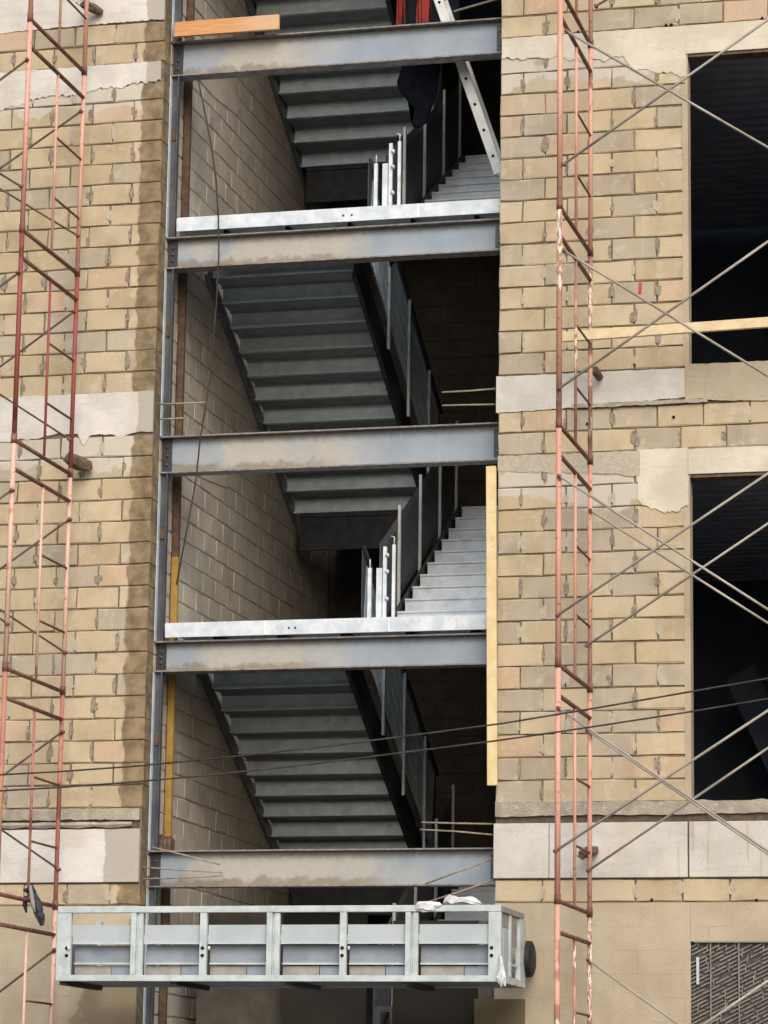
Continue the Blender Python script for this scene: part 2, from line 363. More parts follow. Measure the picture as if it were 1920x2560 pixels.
for i in range(7):
    x = XL+.35+i*.32; tube(bm, [(x, -.012, 4.35+R.uniform(-.01, .02)), (x+.16, -.02, 4.35), (x+.34, -.012, 4.36)], [.02, .034, .018], 6)
o = obj('mortar_droppings', bm, 'ledge', wl)
box('smooth_band', (XL, -.022, 3.84), (-.012, .02, 4.315), 'bandS', wl, .004)
box('render_coat', (XL, -.006, 0), (-.003, .02, 3.63), 'coat', wl)

# ------------------------------------------------------------ right facade wall with its openings
XR0, XW, XW2, XR = 3.226, 4.925, 6.55, 7.0
wr = thing('block_wall', 'tan concrete block wall with dark window openings, right of the open stair shaft', 'wall')
for a, b in (((XR0, .013, 0), (XW-.002, .2, 13.2)), ((XW2+.002, .013, 0), (XR, .2, 13.2)), ((XW, .013, 11.235), (XW2, .2, 13.2)), ((XW, .013, 7.375), (XW2, .2, 8.335)), ((XW, .013, 3.32), (XW2, .2, 4.495)), ((XW, .013, 0), (XW2, .2, 1.2))):
    box('mortar_bed', a, b, 'mortar', wr)
smR = bmesh.new(); smR2 = bmesh.new()
full = (8.0, 7.6, 3.8)
RR = [(k, 8.324+k*.2018, .2018, 0) for k in range(15)]+[(k, 4.498+k*.2, .2, 0) for k in range(15)]
RR += [(0, 11.495, .205, 1), (1, 11.70, .205, 1), (0, 11.905, .205, 1), (1, 12.11, .205, 1), (0, 12.315, .205, 1)]+[(0, 7.592, .203, 1), (1, 7.795, .205, 1), (0, 3.645, .195, 1)]
for k, z, p, wide in RR:
    for X0, X1 in (((XR0, XR),) if wide else ((XR0, XW), (XW2, XR))):
        for a, b in course_x(X0, X1, 3.4355, k % 2 == 0):
            mk = R.random(); low = z < 7.4
            mat = 'warm' if mk < (.16 if wide and z > 7.5 and z < 8 else .06) else 'grey' if mk < .34 else 'tan'
            lft = 0 if a <= XR0+.001 else J/2
            put_block(wr, a+lft, z+J/2, b-a-J/2-lft, p-J, mat)
            if b < XR-.01 and abs(b-XW) > .02 and R.random() < .85:
                smear(smR if R.random() < (.5 if low else .75) else smR2, b, z+.015+R.uniform(0, .03), p-.035-R.uniform(0, .05), R.uniform(.03, .09))
o = obj('mortar_smear', smR, 'smear', wr); o['kind'] = 'stuff'
o = obj('mortar_smear', smR2, 'smear_lt', wr); o['kind'] = 'stuff'
sheet('plaster_lintel', ragged(XR0+.01, XW, 11.49, lin((XR0, 11.30), (3.7, 11.28), (4.2, 11.2), (4.35, 11.24), (4.45, 11.10), (4.8, 11.05), (XW, 11.0)), .03), -.0065, .02, 'patch', wr)
box('plaster_lintel', (XW+.001, -.010, 11.222), (XR, .02, 11.488), 'patch', wr)
sheet('concrete_band', ragged(XR0-.02, 4.9, 8.318, lin((XR0, 7.985), (3.8, 8.0), (4.9, 8.05)), .010), -.008, .02, 'bandR', wr)
sheet('window_sill', ragged(4.902, XR, 8.347, lin((4.9, 8.03), (5.6, 7.99), (XR, 8.0)), .008), -.012, .02, 'coat', wr)
sheet('mortar_ridge', ragged(3.9, 5.1, 8.03, lin((3.9, 7.99), (5.1, 8.0)), .008), -.03, .0, 'ledge', wr)
sheet('plaster_lintel', ragged(XR0, 4.5, 7.59, lin((XR0, 7.45), (3.8, 7.42), (4.5, 7.36)), .015), -.007, .02, 'smear_lt', wr)
sheet('plaster_lintel', ragged(4.48, XW-.001, 7.60, lin((4.48, 7.15), (4.6, 7.08), (4.8, 7.04), (4.92, 7.1)), .045, .02), -.0065, .02, 'patch', wr)
box('plaster_lintel', (XW+.001, -.011, 7.362), (XR, .02, 7.588), 'patch', wr)
box('plaster_jamb', (4.885, -.004, 4.51), (XW-.003, .02, 7.03), 'coat', wr)
box('plaster_jamb', (4.885, -.004, 8.35), (XW-.003, .02, 10.88), 'coat', wr)
sheet('concrete_ledge', ragged(XR0, XR, 4.508, lin((XR0, 4.385), (XR, 4.40)), .010, .05, .01), -.02, .02, 'ledge', wr)
box('recess', (XR0+.02, .004, 4.315), (XR, .015, 4.40), 'groove', wr)
for a, b in ((XR0-.012, 3.70), (3.705, 4.905), (4.918, XR)): box('smooth_band', (a, -.024, 3.852), (b, .02, 4.325), 'bandR', wr, .004)
for a, b in (((XR0, -.006, 0), (XW-.001, .02, 3.64)), ((XW+.001, -.006, 3.31), (XR, .02, 3.64)), ((XW2+.002, -.0055, 0), (XR-.002, .02, 3.308)), ((XW, -.006, 0), (XW2, .02, 1.2))):
    box('render_coat', a, b, 'coat', wr)
for i in range(5):       # small bolt holes
    px, py = ((1665, 62), (1678, 61), (1905, 45), (1684, 1042), (1468, 1059))[i]
    p = at(px, py, -.012); pipe('bolt_hole', [p, p+Vector((0, .03, 0))], .013, 'hole', wr, 10)
for px, py in ((1629, 2249), (1891, 2250), (1445, 79)):
    p = at(px, py, -.009); pipe('bolt_hole', [p, p+Vector((0, .03, 0))], .012, 'hole', wr, 10)
p = at(1599, 720, -.008); sheet('paint_mark', [(p.x-.012, p.z-.05), (p.x+.016, p.z-.05), (p.x+.02, p.z+.05), (p.x-.006, p.z+.05)], -.008, .0, 'redmark', wr)

# window rooms behind the right wall
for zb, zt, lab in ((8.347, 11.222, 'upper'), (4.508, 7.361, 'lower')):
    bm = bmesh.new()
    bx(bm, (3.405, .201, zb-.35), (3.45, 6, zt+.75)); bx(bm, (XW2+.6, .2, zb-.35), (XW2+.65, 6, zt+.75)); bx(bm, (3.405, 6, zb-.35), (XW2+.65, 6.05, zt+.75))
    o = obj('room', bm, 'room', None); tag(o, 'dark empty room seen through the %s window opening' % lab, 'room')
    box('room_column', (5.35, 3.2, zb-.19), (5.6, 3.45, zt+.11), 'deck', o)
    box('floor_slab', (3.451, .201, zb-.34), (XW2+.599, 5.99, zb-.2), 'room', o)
    bm = bmesh.new()
    y = .22; zc = zt+.12
    while y < 5.9:
        v = []
        for dy, dz in ((0, 0), (.08, 0), (.10, .07), (.20, .07), (.22, 0)): v.append((y+dy, zc+dz))
        for (a, b), (c2, d) in zip(v, v[1:]):
            bm.faces.new([bm.verts.new(t) for t in ((3.451, a, b), (XW2+.599, a, b), (XW2+.599, c2, d), (3.451, c2, d))])
        y += .22
    bmesh.ops.remove_doubles(bm, verts=bm.verts, dist=1e-4)
    e = bmesh.ops.extrude_face_region(bm, geom=bm.faces[:]); bmesh.ops.translate(bm, verts=[t for t in e['geom'] if isinstance(t, bmesh.types.BMVert)], vec=(0, 0, .08))
    o = obj('metal_deck_ceiling', bm, 'deck'); tag(o, 'ribbed metal deck ceiling at the head of the %s window opening' % lab, 'ceiling')
bm = bmesh.new(); bar(bm, (5.35, 4.2, 5.0), (4.75, 4.6, 6.3), .02, .32); o = obj('leaning_board', bm, 'room'); tag(o, 'dim grey board leaning inside the lower window opening', 'board')
# opening linings
for zb, zt in ((8.347, 11.222), (4.508, 7.361)):
    box('reveal', (XW-.012, .002, zb+.001), (XW+.012, .155, zt-.002), 'coat', wr)
    box('reveal', (XW+.013, .004, zt-.03), (XW2, .155, zt-.002), 'log', wr)
# lath covered opening, lowest
lt = thing('lath_screen', 'grey wire lath screen closing the lowest window opening', 'screen')
box('building_paper', (XW+.004, .05, 1.2), (XW2, .06, 3.306), 'lathback', lt)
bm = bmesh.new(); zz = 1.3
while zz < 4.4:
    x = XW
    while x < 5.95:
        L = R.uniform(.05, .16); a = (x, R.uniform(.028, .04), zz+(x-XW)*.5-.55); b = (x+L, .035, zz+(x+L-XW)*.5-.55)
        if 1.25 < a[2] and b[2] < 3.3 and R.random() < .9: bar(bm, a, b, .008, R.uniform(.008, .014))
        if 1.25 < a[2] and b[2] < 3.3 and R.random() < .3: bar(bm, (b[0], .035, b[2]-.03), (b[0]+.004, .035, min(3.3, b[2]+.03)), .008, .009)
        x += L+R.uniform(.005, .03)
    zz += .034
o = obj('lath_strands', bm, 'lath', lt); o['kind'] = 'stuff'
for x in (XW+.16, XW+.40, XW+.68): box('lath_rib', (x, .014, 1.25), (x+.012, .026, 3.295), 'lath', lt)
box('tape_strip', (XW+.045, .01, 2.95), (XW+.068, .025, 3.18), 'frame', lt)

# ------------------------------------------------------------ stair shaft walls
si = thing('shaft_wall', 'left inner block wall of the stair shaft, lit at its front edge', 'wall')
box('mortar_bed', (-.2, .202, 0), (-.006, 6.3, 13.6), 'innermortar', si)
cand = []
z = .08; k = 0
while z < 13.2:
    for a, b in course_x(.2, 6.2, .2, k % 2 == 1): cand.append((a, b, z))
    z += .2013; k += 1
def vis(a, z):                       # in view between the beams and in front of the flights
    q = (z-2.2)/10.2
    return 2.2 < z < 12.5 and a < 4.3
cand.sort(key=lambda t: (not vis(t[0], t[2]), t[0]))
rest = bmesh.new()
for i, (a, b, z) in enumerate(cand):
    if i < 298: put_block(si, a+J/2, z+J/2, b-a-J, .2013-J, 'inner', 'E', 0.0)
    else: bx(rest, (-.15, a+J/2, z+J/2), (R.uniform(-.001, .001), b-J/2, z+.2013-J/2))
o = obj('block', rest, 'inner', si); o['kind'] = 'stuff'
pt = [at(px, py, 0) for px, py in ((0, 0),)]
def wpatch(yz, mat, name='plaster_patch'):
    bm = bmesh.new(); f = [bm.verts.new((.009, y, z)) for y, z in yz]; b = [bm.verts.new((-.003, y, z)) for y, z in yz]
    bm.faces.new(f); n = len(f)
    for i in range(n): bm.faces.new((f[i], b[i], b[(i+1) % n], f[(i+1) % n]))
    obj(name, bm, mat, si)
for s in range(3):
    z0 = (8.05, 4.2, 11.9)[s]
    wpatch([(.95, z0+.15), (1.9, z0+.15), (2.5, z0+.02), (2.3, z0-.15), (1.5, z0-.22), (.95, z0-.2)], 'inner')
sb = thing('shaft_wall', 'dark block wall at the back of the stair shaft', 'wall')
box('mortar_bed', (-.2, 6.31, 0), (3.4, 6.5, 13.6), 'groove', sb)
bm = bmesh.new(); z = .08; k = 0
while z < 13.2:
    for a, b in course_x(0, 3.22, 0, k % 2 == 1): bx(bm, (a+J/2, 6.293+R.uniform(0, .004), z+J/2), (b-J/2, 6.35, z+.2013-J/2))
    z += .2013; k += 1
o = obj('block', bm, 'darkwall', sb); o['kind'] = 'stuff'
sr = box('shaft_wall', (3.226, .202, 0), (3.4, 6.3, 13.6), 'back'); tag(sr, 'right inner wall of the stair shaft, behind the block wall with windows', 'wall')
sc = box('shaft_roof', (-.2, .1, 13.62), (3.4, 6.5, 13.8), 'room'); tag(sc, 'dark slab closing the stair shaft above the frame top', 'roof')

# ------------------------------------------------------------ steel beams, landing edges
BN = ('topmost grey steel beam, under the orange board', 'second steel beam from the top, under the upper bright landing edge', 'middle grey steel beam with beige dust stain, between the two bright landing edges', 'steel beam with beige stain under the lower bright landing edge', 'lowest steel beam with brown mud stain, above the work platform')
for i, (zt, zb) in enumerate(((11.775, 11.43), (9.853, 9.548), (7.95, 7.60), (6.04, 5.757), (4.14, 3.812))):
    t = thing('steel_beam', BN[i], 'beam', group='steel beams across the stair shaft')
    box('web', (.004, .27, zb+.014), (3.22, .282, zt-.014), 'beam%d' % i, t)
    box('top_flange', (.004, .2, zt-.013), (3.221, .36, zt), 'flange', t); box('bottom_flange', (.004, .2, zb), (3.221, .36, zb+.013), 'flange', t)
    box('end_plate', (.006, .262, zb+.016), (.10, .269, zt-.016), 'dark', t)
    for zz in (zb+.09, (zb+zt)/2, zt-.09): pipe('bolt', [(.055, .252, zz), (.055, .2625, zz)], .014, 'column', t, 6)
    box('clip_angle', (3.13, .258, zb+.05), (3.219, .269, zt-.05), 'column', t)
    for zz in (zb+.10, zt-.10): pipe('bolt', [(3.165, .248, zz), (3.165, .2585, zz)], .013, 'flange', t, 6)
EDGE = ((10.026, 9.893), (6.198, 6.064))
for i, (zt, zb) in enumerate(EDGE):
    t = thing('landing_edge', ('upper bright galvanised landing edge across the shaft', 'lower bright galvanised landing edge across the shaft, beside the yellow upright board')[i], 'landing edge', group='galvanised landing edges')
    box('fascia', (.112, .165, zb), (3.22, .19, zt), 'galv', t, .002)
    for x in ((1.12, 2.42) if i == 0 else (1.05, 2.2)): box('seam', (x, .1605, zb+.004), (x+.012, .1645, zt-.004), 'galvs', t)
    for x in ((1.72, 1.80) if i == 0 else (1.28, 1.34)): pipe('bolt_hole', [(x, .162, zb+.06), (x, .175, zb+.06)], .011, 'column', t, 8)

# ------------------------------------------------------------ stair flights
H, RUN = .1736, .305
FL = (2.376, 6.194, 10.012, 13.83)
def flight_right(z0, lab, grp):
    t = thing('stair_flight', lab, 'stairs', group=grp)
    for k in range(1, 12):
        y = 1.56+(k-1)*RUN; z = z0+(k-1)*H; bm = bmesh.new()
        bx(bm, (1.862, y, z+.002), (3.19, y+.006, z+H)); bx(bm, (1.862, y+.006, z+H-.006), (3.19, y+RUN, z+H)); bx(bm, (1.862, y-.015, z+H-.018), (3.19, y-.001, z+H))
        obj('step', bm, 'galvs', t)
    for x in (1.82, 3.195):
        bm = bmesh.new(); bar(bm, (x+.01, 1.45, z0-.06), (x+.01, 1.56+10.4*RUN, z0+10.6*H), .012, .28, Vector((1, 0, 0))); obj('stringer', bm, 'dark', t)
    sl = H/RUN
    zt = lambda y: z0+(y-1.56)*sl+.1
    for y in (2.15, 3.0, 3.85, 4.6):
        bm = bmesh.new(); bx(bm, (1.785, y, zt(y)-.1), (1.812, y+.03, zt(y)+1.0)); obj('guard_post', bm, 'alu', t)
    bm = bmesh.new(); v = []
    for y, dz in ((1.5, .12), (4.75, .12), (4.75, .95), (1.5, .95)): v.append((y, zt(y)+dz-.08))
    for x in (1.776, 1.780): pass
    a = [bm.verts.new((1.772, y, z)) for y, z in v]; b = [bm.verts.new((1.776, y, z)) for y, z in v]
    bm.faces.new(a); bm.faces.new(b[::-1])
    for i in range(4): bm.faces.new((a[i], b[i], b[(i+1) % 4], a[(i+1) % 4]))
    obj('guard_panel', bm, 'mesh', t)
    bm = bmesh.new(); y = 1.5
    while y < 4.6: bar(bm, (1.778, y, zt(y)+.05), (1.778, y+.15, zt(y)+.86), .004, .012, Vector((1, 0, 0))); y += .05
    o = obj('guard_mesh', bm, 'dark', t); o['kind'] = 'stuff'
    return t
def flight_left(z1, lab, grp):
    t = thing('stair_flight', lab, 'stairs', group=grp)
    for k in range(1, 12):
        y = 1.60+(k-1)*RUN; z = z1-k*H; bm = bmesh.new()
        bx(bm, (.040, y, z), (1.50, y+.005, z+H-.012)); bx(bm, (.040, y-.035, z), (1.50, y, z+.005)); bx(bm, (.040, y-.04, z), (1.50, y-.035, z+.018)); obj('riser', bm, 'pan', t)
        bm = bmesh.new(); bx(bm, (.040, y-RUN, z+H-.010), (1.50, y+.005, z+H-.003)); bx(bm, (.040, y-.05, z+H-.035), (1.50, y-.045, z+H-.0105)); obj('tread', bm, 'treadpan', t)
    for x in (.012, 1.51):
        bm = bmesh.new(); bar(bm, (x+.01, 1.42, z1-(.17 if x > 1 else .13)), (x+.01, 1.6+10.2*RUN, z1-10.55*H-(.14 if x > 1 else .10)), .045 if x > 1 else .03, .30 if x > 1 else .13, Vector((1, 0, 0))); obj('stringer', bm, 'dark' if x > 1 else 'mesh', t)
    sl = -H/RUN
    zt = lambda y: z1+(y-1.5)*sl
    for y in (2.35, 3.2, 4.1):
        bm = bmesh.new(); bx(bm, (1.60, y, zt(y)-.28), (1.627, y+.03, zt(y)+.95)); obj('guard_post', bm, 'pan', t)
    bm = bmesh.new(); v = [(y, zt(y)+dz) for y, dz in ((1.55, .0), (4.7, .0), (4.7, .92), (1.55, .92))]
    a = [bm.verts.new((1.590, y, z)) for y, z in v]; b = [bm.verts.new((1.594, y, z)) for y, z in v]
    bm.faces.new(a); bm.faces.new(b[::-1])
    for i in range(4): bm.faces.new((a[i], b[i], b[(i+1) % 4], a[(i+1) % 4]))
    obj('guard_panel', bm, 'mesh', t)
    bm = bmesh.new(); y = 1.6
    while y < 4.5: bar(bm, (1.597, y, zt(y)+.05), (1.597, y+.12, zt(y)+.82), .004, .012, Vector((1, 0, 0))); y += .045
    o = obj('guard_mesh', bm, 'pan', t); o['kind'] = 'stuff'
    bm = bmesh.new(); tube(bm, [(1.61, 1.55, zt(1.55)+.95), (1.61, 4.7, zt(4.7)+.95)], .02); obj('handrail', bm, 'dark', t, True)
    return t
GR = 'flights with bright galvanised steps seen from the front'; GL = 'flights whose stepped undersides face down to the street'
flight_right(FL[0], 'lowest flight of galvanised steps, mostly behind the work platform', GR)
flight_right(FL[1], 'flight of bright galvanised steps rising beside the yellow upright board', GR)
flight_right(FL[2], 'upper flight of galvanised steps rising under the leaning ladder', GR)
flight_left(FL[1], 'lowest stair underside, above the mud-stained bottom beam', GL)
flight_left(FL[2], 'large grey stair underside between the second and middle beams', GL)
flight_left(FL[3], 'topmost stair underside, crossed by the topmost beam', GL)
for i, z in enumerate(FL[:3]):
    t = thing('landing', ('front landing behind the work platform', 'front landing behind the lower bright landing edge', 'front landing behind the upper bright landing edge')[i], 'landing', group='front landings')
    box('landing_pan', (.1, .192, z-.05), (3.19, 1.55, z), 'pan', t); box('landing_joist', (.1, 1.40, z-.14), (3.19, 1.44, z-.052), 'dark', t)
    for x in (.5, 1.1, 1.7, 2.3, 2.9): box('landing_joist', (x, .40, z-.12), (x+.03, 1.395, z-.052), 'dark', t)
for i, z in enumerate(FL[:3]):
    z = z+11*H
    t = thing('landing', ('lowest', 'middle', 'upper')[i]+' half-height landing in the dark at the back of the shaft', 'landing', group='back landings')
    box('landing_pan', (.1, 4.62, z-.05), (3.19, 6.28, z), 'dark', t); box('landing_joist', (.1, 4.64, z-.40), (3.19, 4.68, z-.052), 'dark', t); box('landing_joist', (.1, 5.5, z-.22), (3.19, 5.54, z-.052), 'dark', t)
# galvanised guard stubs on the two landings
for i, z in enumerate((FL[1], FL[2])):
    t = thing('post_bundle', ('cluster of short bright guard posts on the lower landing edge', 'cluster of short bright guard posts on the upper landing edge')[i], 'posts', group='guard posts on the landings')
    for x, y, h, w in ((1.945, .40, .50, .032), (2.02, .42, .50, .05), (2.075, .44, .70, .032), (2.155, .46, .72, .028)):
        box('post', (x, y, z+.012), (x+w, y+.03, z+h), 'galv', t)
    pipe('rod', [(1.962, .41, z+.5), (1.962, .41, z+.58)], .006, 'galv', t, 6)
    pipe('rod', [(2.17, .47, z+.72), (2.17, .47, z+.79), (2.14, .47, z+.80)], .006, 'galv', t, 6)
    for zz in (z+.22, z+.47, z+.62): pipe('bolt', [(2.115, .425, zz), (2.115, .46, zz)], .018, 'alu', t, 8)

# columns and posts on the left side of the shaft
for i, (za, zb) in enumerate(((11.777, 13.6), (9.855, 11.428), (7.952, 9.546), (6.042, 7.598), (4.142, 5.755), (0.0, 3.81))):
    t = thing('steel_column', 'blue grey steel column at the left edge of the shaft, '+('above the topmost beam', 'between the first and second beams', 'between the second and middle beams', 'beside the yellow post, above the beam with the beige stain', 'beside the yellow post, just above the lowest beam', 'below the lowest beam')[i], 'column', group='column pieces between the beams')
    box('web', (.004, .24, za), (.085, .252, zb), 'column', t); box('flange', (.004, .18, za), (.009, .239, zb), 'pan', t); box('flange', (.073, .2, za), (.085, .239, zb), 'column', t)
    for zz in (za+.95,):
        if zz < zb-.1: box('clip', (.02, .225, zz), (.07, .238, zz+.12), 'rustpost', t)
for i, (za, zb, m, l) in enumerate(((6.9, 13.5, 'rustpost', 'dark rusty brown post beside the inner wall of the shaft'), (4.30, 6.898, 'yellow', 'yellow painted post beside the inner wall of the shaft'), (.0, 4.298, 'rustpost', 'dark post below the yellow post, left of the shaft'))):
    o = box('shaft_post', (.012, .60, za), (.074, .66, zb), m, None, .004); tag(o, l, 'post')
box_ = thing('timber_packing', 'small timber packing pieces at the foot of the yellow post', 'timber')
for a in range(4): box('block', (.02+a*.03, .3+a*.03, 4.145), (.06+a*.03, .42+a*.03, 4.24+R.uniform(0, .07)), 'log', box_)

# ------------------------------------------------------------ boards
p0, p1 = at(436, 103, .12), at(698, 84, .12)
bm = bmesh.new(); bx(bm, (p0.x, .10, 11.785), (p1.x, .14, 11.785+.145)); bmesh.ops.bevel(bm, geom=bm.edges[:], offset=.003, segments=1, affect='EDGES')
for x in (.11, .235): bx(bm, (x, .097, 11.786), (x+.007, .102, 11.85))
o = obj('board', bm, 'orange'); tag(o, 'orange brown wooden board lying on the topmost beam', 'board')
a, b = at(1228, 1166, -.07), at(1231, 1964, -.07)
bm = bmesh.new(); bar(bm, a, b, .04, .088); bmesh.ops.bevel(bm, geom=bm.edges[:], offset=.004, segments=1, affect='EDGES')
o = obj('board', bm, 'lumbery'); tag(o, 'long upright yellow board at the right edge of the shaft', 'board')
a, b = at(1406, 843, -.42), at(1920, 806, -.42); b = a+(b-a)*1.25
bm = bmesh.new(); bar(bm, a, b, .04, .088); bmesh.ops.bevel(bm, geom=bm.edges[:], offset=.003, segments=1, affect='EDGES')
o = obj('board', bm, 'lumber'); tag(o, 'pale timber plank laid level across the right scaffold and window', 'board')
o = box('board', (2.30, .10, 0), (3.055, .13, 3.50), 'shade_bd'); tag(o, 'dark brown sheet added for the shade of the shaft opening, below the work platform', 'board')  # dark sheet added where the open shaft is only in shade
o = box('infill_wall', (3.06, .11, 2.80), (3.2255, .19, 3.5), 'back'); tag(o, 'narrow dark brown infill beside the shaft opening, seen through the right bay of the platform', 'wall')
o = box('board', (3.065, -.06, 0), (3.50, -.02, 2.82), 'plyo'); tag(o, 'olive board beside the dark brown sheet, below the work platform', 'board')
o = box('shade_sheet', (1.12, .75, 0), (1.90, .78, 3.65), 'shade_bd'); tag(o, 'tall dark sheet added as shade in the shaft bottom behind the middle of the platform', 'sheet')  # added to darken the lower shaft, its shade is in the colour
o = box('infill_wall', (.24, 1.0, 0), (1.118, 1.1, 3.7), 'darkwall'); tag(o, 'brown infill added to darken the left half of the shaft bottom, behind the platform', 'wall')  # made-up wall, hides the lit side wall so this corner stays dark
t = thing('door_frame', 'galvanised upright frame in the shaft below the work platform', 'frame')
for x, w in ((1.93, .06), (2.08, .03), (2.2, .02), (2.27, .02)): box('upright', (x, .9, 0), (x+w, .95, 2.75), 'column', t)
box('rail', (1.93, .9, 2.751), (2.3, .95, 2.80), 'column', t)
t = box('stair_bracket', (1.12, 1.6, 3.70), (1.45, 1.64, 3.73), 'galvs'); tag(t, 'small bright metal bracket under the lowest beam', 'bracket')

# ------------------------------------------------------------ rods set in the walls (parts of the walls)
for (x0, y0, x1, y1), w, Y in (((1105, 981, 1239, 972), wr, .1), ((1105, 1014, 1239, 1011), wr, .1), ((1054, 2056, 1232, 2060), wr, .12), ((1051, 2074, 1232, 2087), wr, .12),
        ((1063, 2210, 1235, 2146), wr, .1), ((1060, 2258, 1233, 2200), wr, .1), ((380, 2118, 549, 2161), wl, .08), ((350, 2168, 556, 2181), wl, .08), ((350, 2198, 556, 2189), wl, .08),
        ((395, 1011, 516, 1006), wl, .12), ((400, 1048, 458, 1045), wl, .12)):
    a, b = at(x0, y0, Y), at(x1, y1, Y)
    pipe('rebar', [a, (a+b)/2+Vector((0, 0, R.uniform(-.006, .006))), b], .0085, 'rebar', w, 6)
# hanging wire
pts = [at(x, y, .12) for x, y in ((495, 197), (512, 280), (527, 356), (540, 450), (546, 545), (547, 640), (541, 756), (529, 900), (516, 1005), (501, 1092), (490, 1200), (470, 1310), (441, 1462))]
o = pipe('wire_rope', pts, .0075, 'rope', None, 6); tag(o, 'thin dark wire hanging down across the beams at the left of the shaft', 'wire')

# ------------------------------------------------------------ ladder
t = thing('ladder', 'aluminium ladder with a row of rung holes leaning behind the topmost beam', 'ladder')
A, B = at(1086, -30, .50), at(1247, 432, .62)
d = (B-A); L = d.length; dn = d.normalized(); side = Vector((0, 1, 0)); nrm = dn.cross(side).normalized()
for q, off in enumerate((Vector((0, 0, 0)), Vector((0, .36, 0)))):
    bm = bmesh.new(); bar(bm, A+off, B+off, .006, .085); bar(bm, A+off+nrm*.042+side*.02, B+off+nrm*.042+side*.02, .04, .006); bar(bm, A+off-nrm*.042+side*.02, B+off-nrm*.042+side*.02, .04, .006)
    obj('rail', bm, 'alu', t)
s = .15
while s < L-.05:
    c = A+dn*s; pipe('rung', [c+Vector((0, .004, 0)), c+Vector((0, .355, 0))], .014, 'alu', t, 8)
    pipe('rung_hole', [c+Vector((0, -.006, 0)), c+Vector((0, -.001, 0))], .0145, 'hole', t, 12); s += .265
# tarps on the upper stair guard and above the topmost beam
def drape(name, outline, Y, mat, lab, cat, amp=.05):
    P = [at(x, y, Y) for x, y in outline]; bm = bmesh.new()
    c = sum(P, Vector())/len(P); rings = []
    for s_, dy in ((1, 0), (.8, -amp*.7), (.5, -amp), (.2, -amp*1.1)):
        rings.append([bm.verts.new((c.x+(p.x-c.x)*s_, Y+dy+(R.uniform(-.02, .02) if s_ < 1 else 0), c.z+(p.z-c.z)*s_)) for p in P])
    n = len(P)
    for a, b in zip(rings, rings[1:]):
        for i in range(n): bm.faces.new((a[i], a[(i+1) % n], b[(i+1) % n], b[i]))
    bm.faces.new(rings[-1])
    back = [bm.verts.new((v.co.x, Y+.02, v.co.z)) for v in rings[0]]
    for i in range(n): bm.faces.new((rings[0][i], back[i], back[(i+1) % n], rings[0][(i+1) % n]))
    bm.faces.new(back)
    bmesh.ops.triangulate(bm, faces=[f for f in bm.faces if len(f.verts) > 4])
    o = obj(name, bm, mat, None, True); return tag(o, lab, cat)
drape('tarpaulin', [(1016, 120), (1004, 170), (992, 205), (999, 228), (1018, 252), (1036, 272), (1032, 300), (1030, 316), (1044, 322), (1066, 306), (1074, 280), (1088, 240), (1098, 180), (1104, 110)], 1.7, 'navy', 'dark navy tarpaulin hung over the upper stair guard behind the topmost beam', 'tarpaulin', .015)
t = thing('folded_sheets', 'red and dark navy sheets hung behind the ladder above the topmost beam', 'sheets')
for (xa, xb, m, zb) in ((994, 1010, 'red', 11.9), (1008, 1046, 'navy', 11.88), (1044, 1078, 'red', 11.9), (1076, 1150, 'navy', 11.88)):
    a, b = at(xa, 50, 1.2), at(xb, 50, 1.2); bm = bmesh.new()
    n = 10; f = []
    for dy in (0, .012):
        f.append([[bm.verts.new((a.x+(b.x-a.x)*i/n+.02*math.sin(z_*2+i), 1.2+dy+.018*math.sin(i*1.1+z_), z_)) for i in range(n+1)] for z_ in (zb, 12.1, 12.4, 12.8, 13.4)])
    for g_ in f:
        for r0_, r1_ in zip(g_, g_[1:]):
            for i in range(n): bm.faces.new((r0_[i], r0_[i+1], r1_[i+1], r1_[i]))
    obj('sheet', bm, m, t, True)
t = thing('conduit', 'thin pale rod slanting behind the topmost beam at the upper right', 'rod')
pipe('rod', [at(1134, 29, .6), at(1235, 0, .6), at(1290, -16, .6)], .011, 'rebar', t, 6)

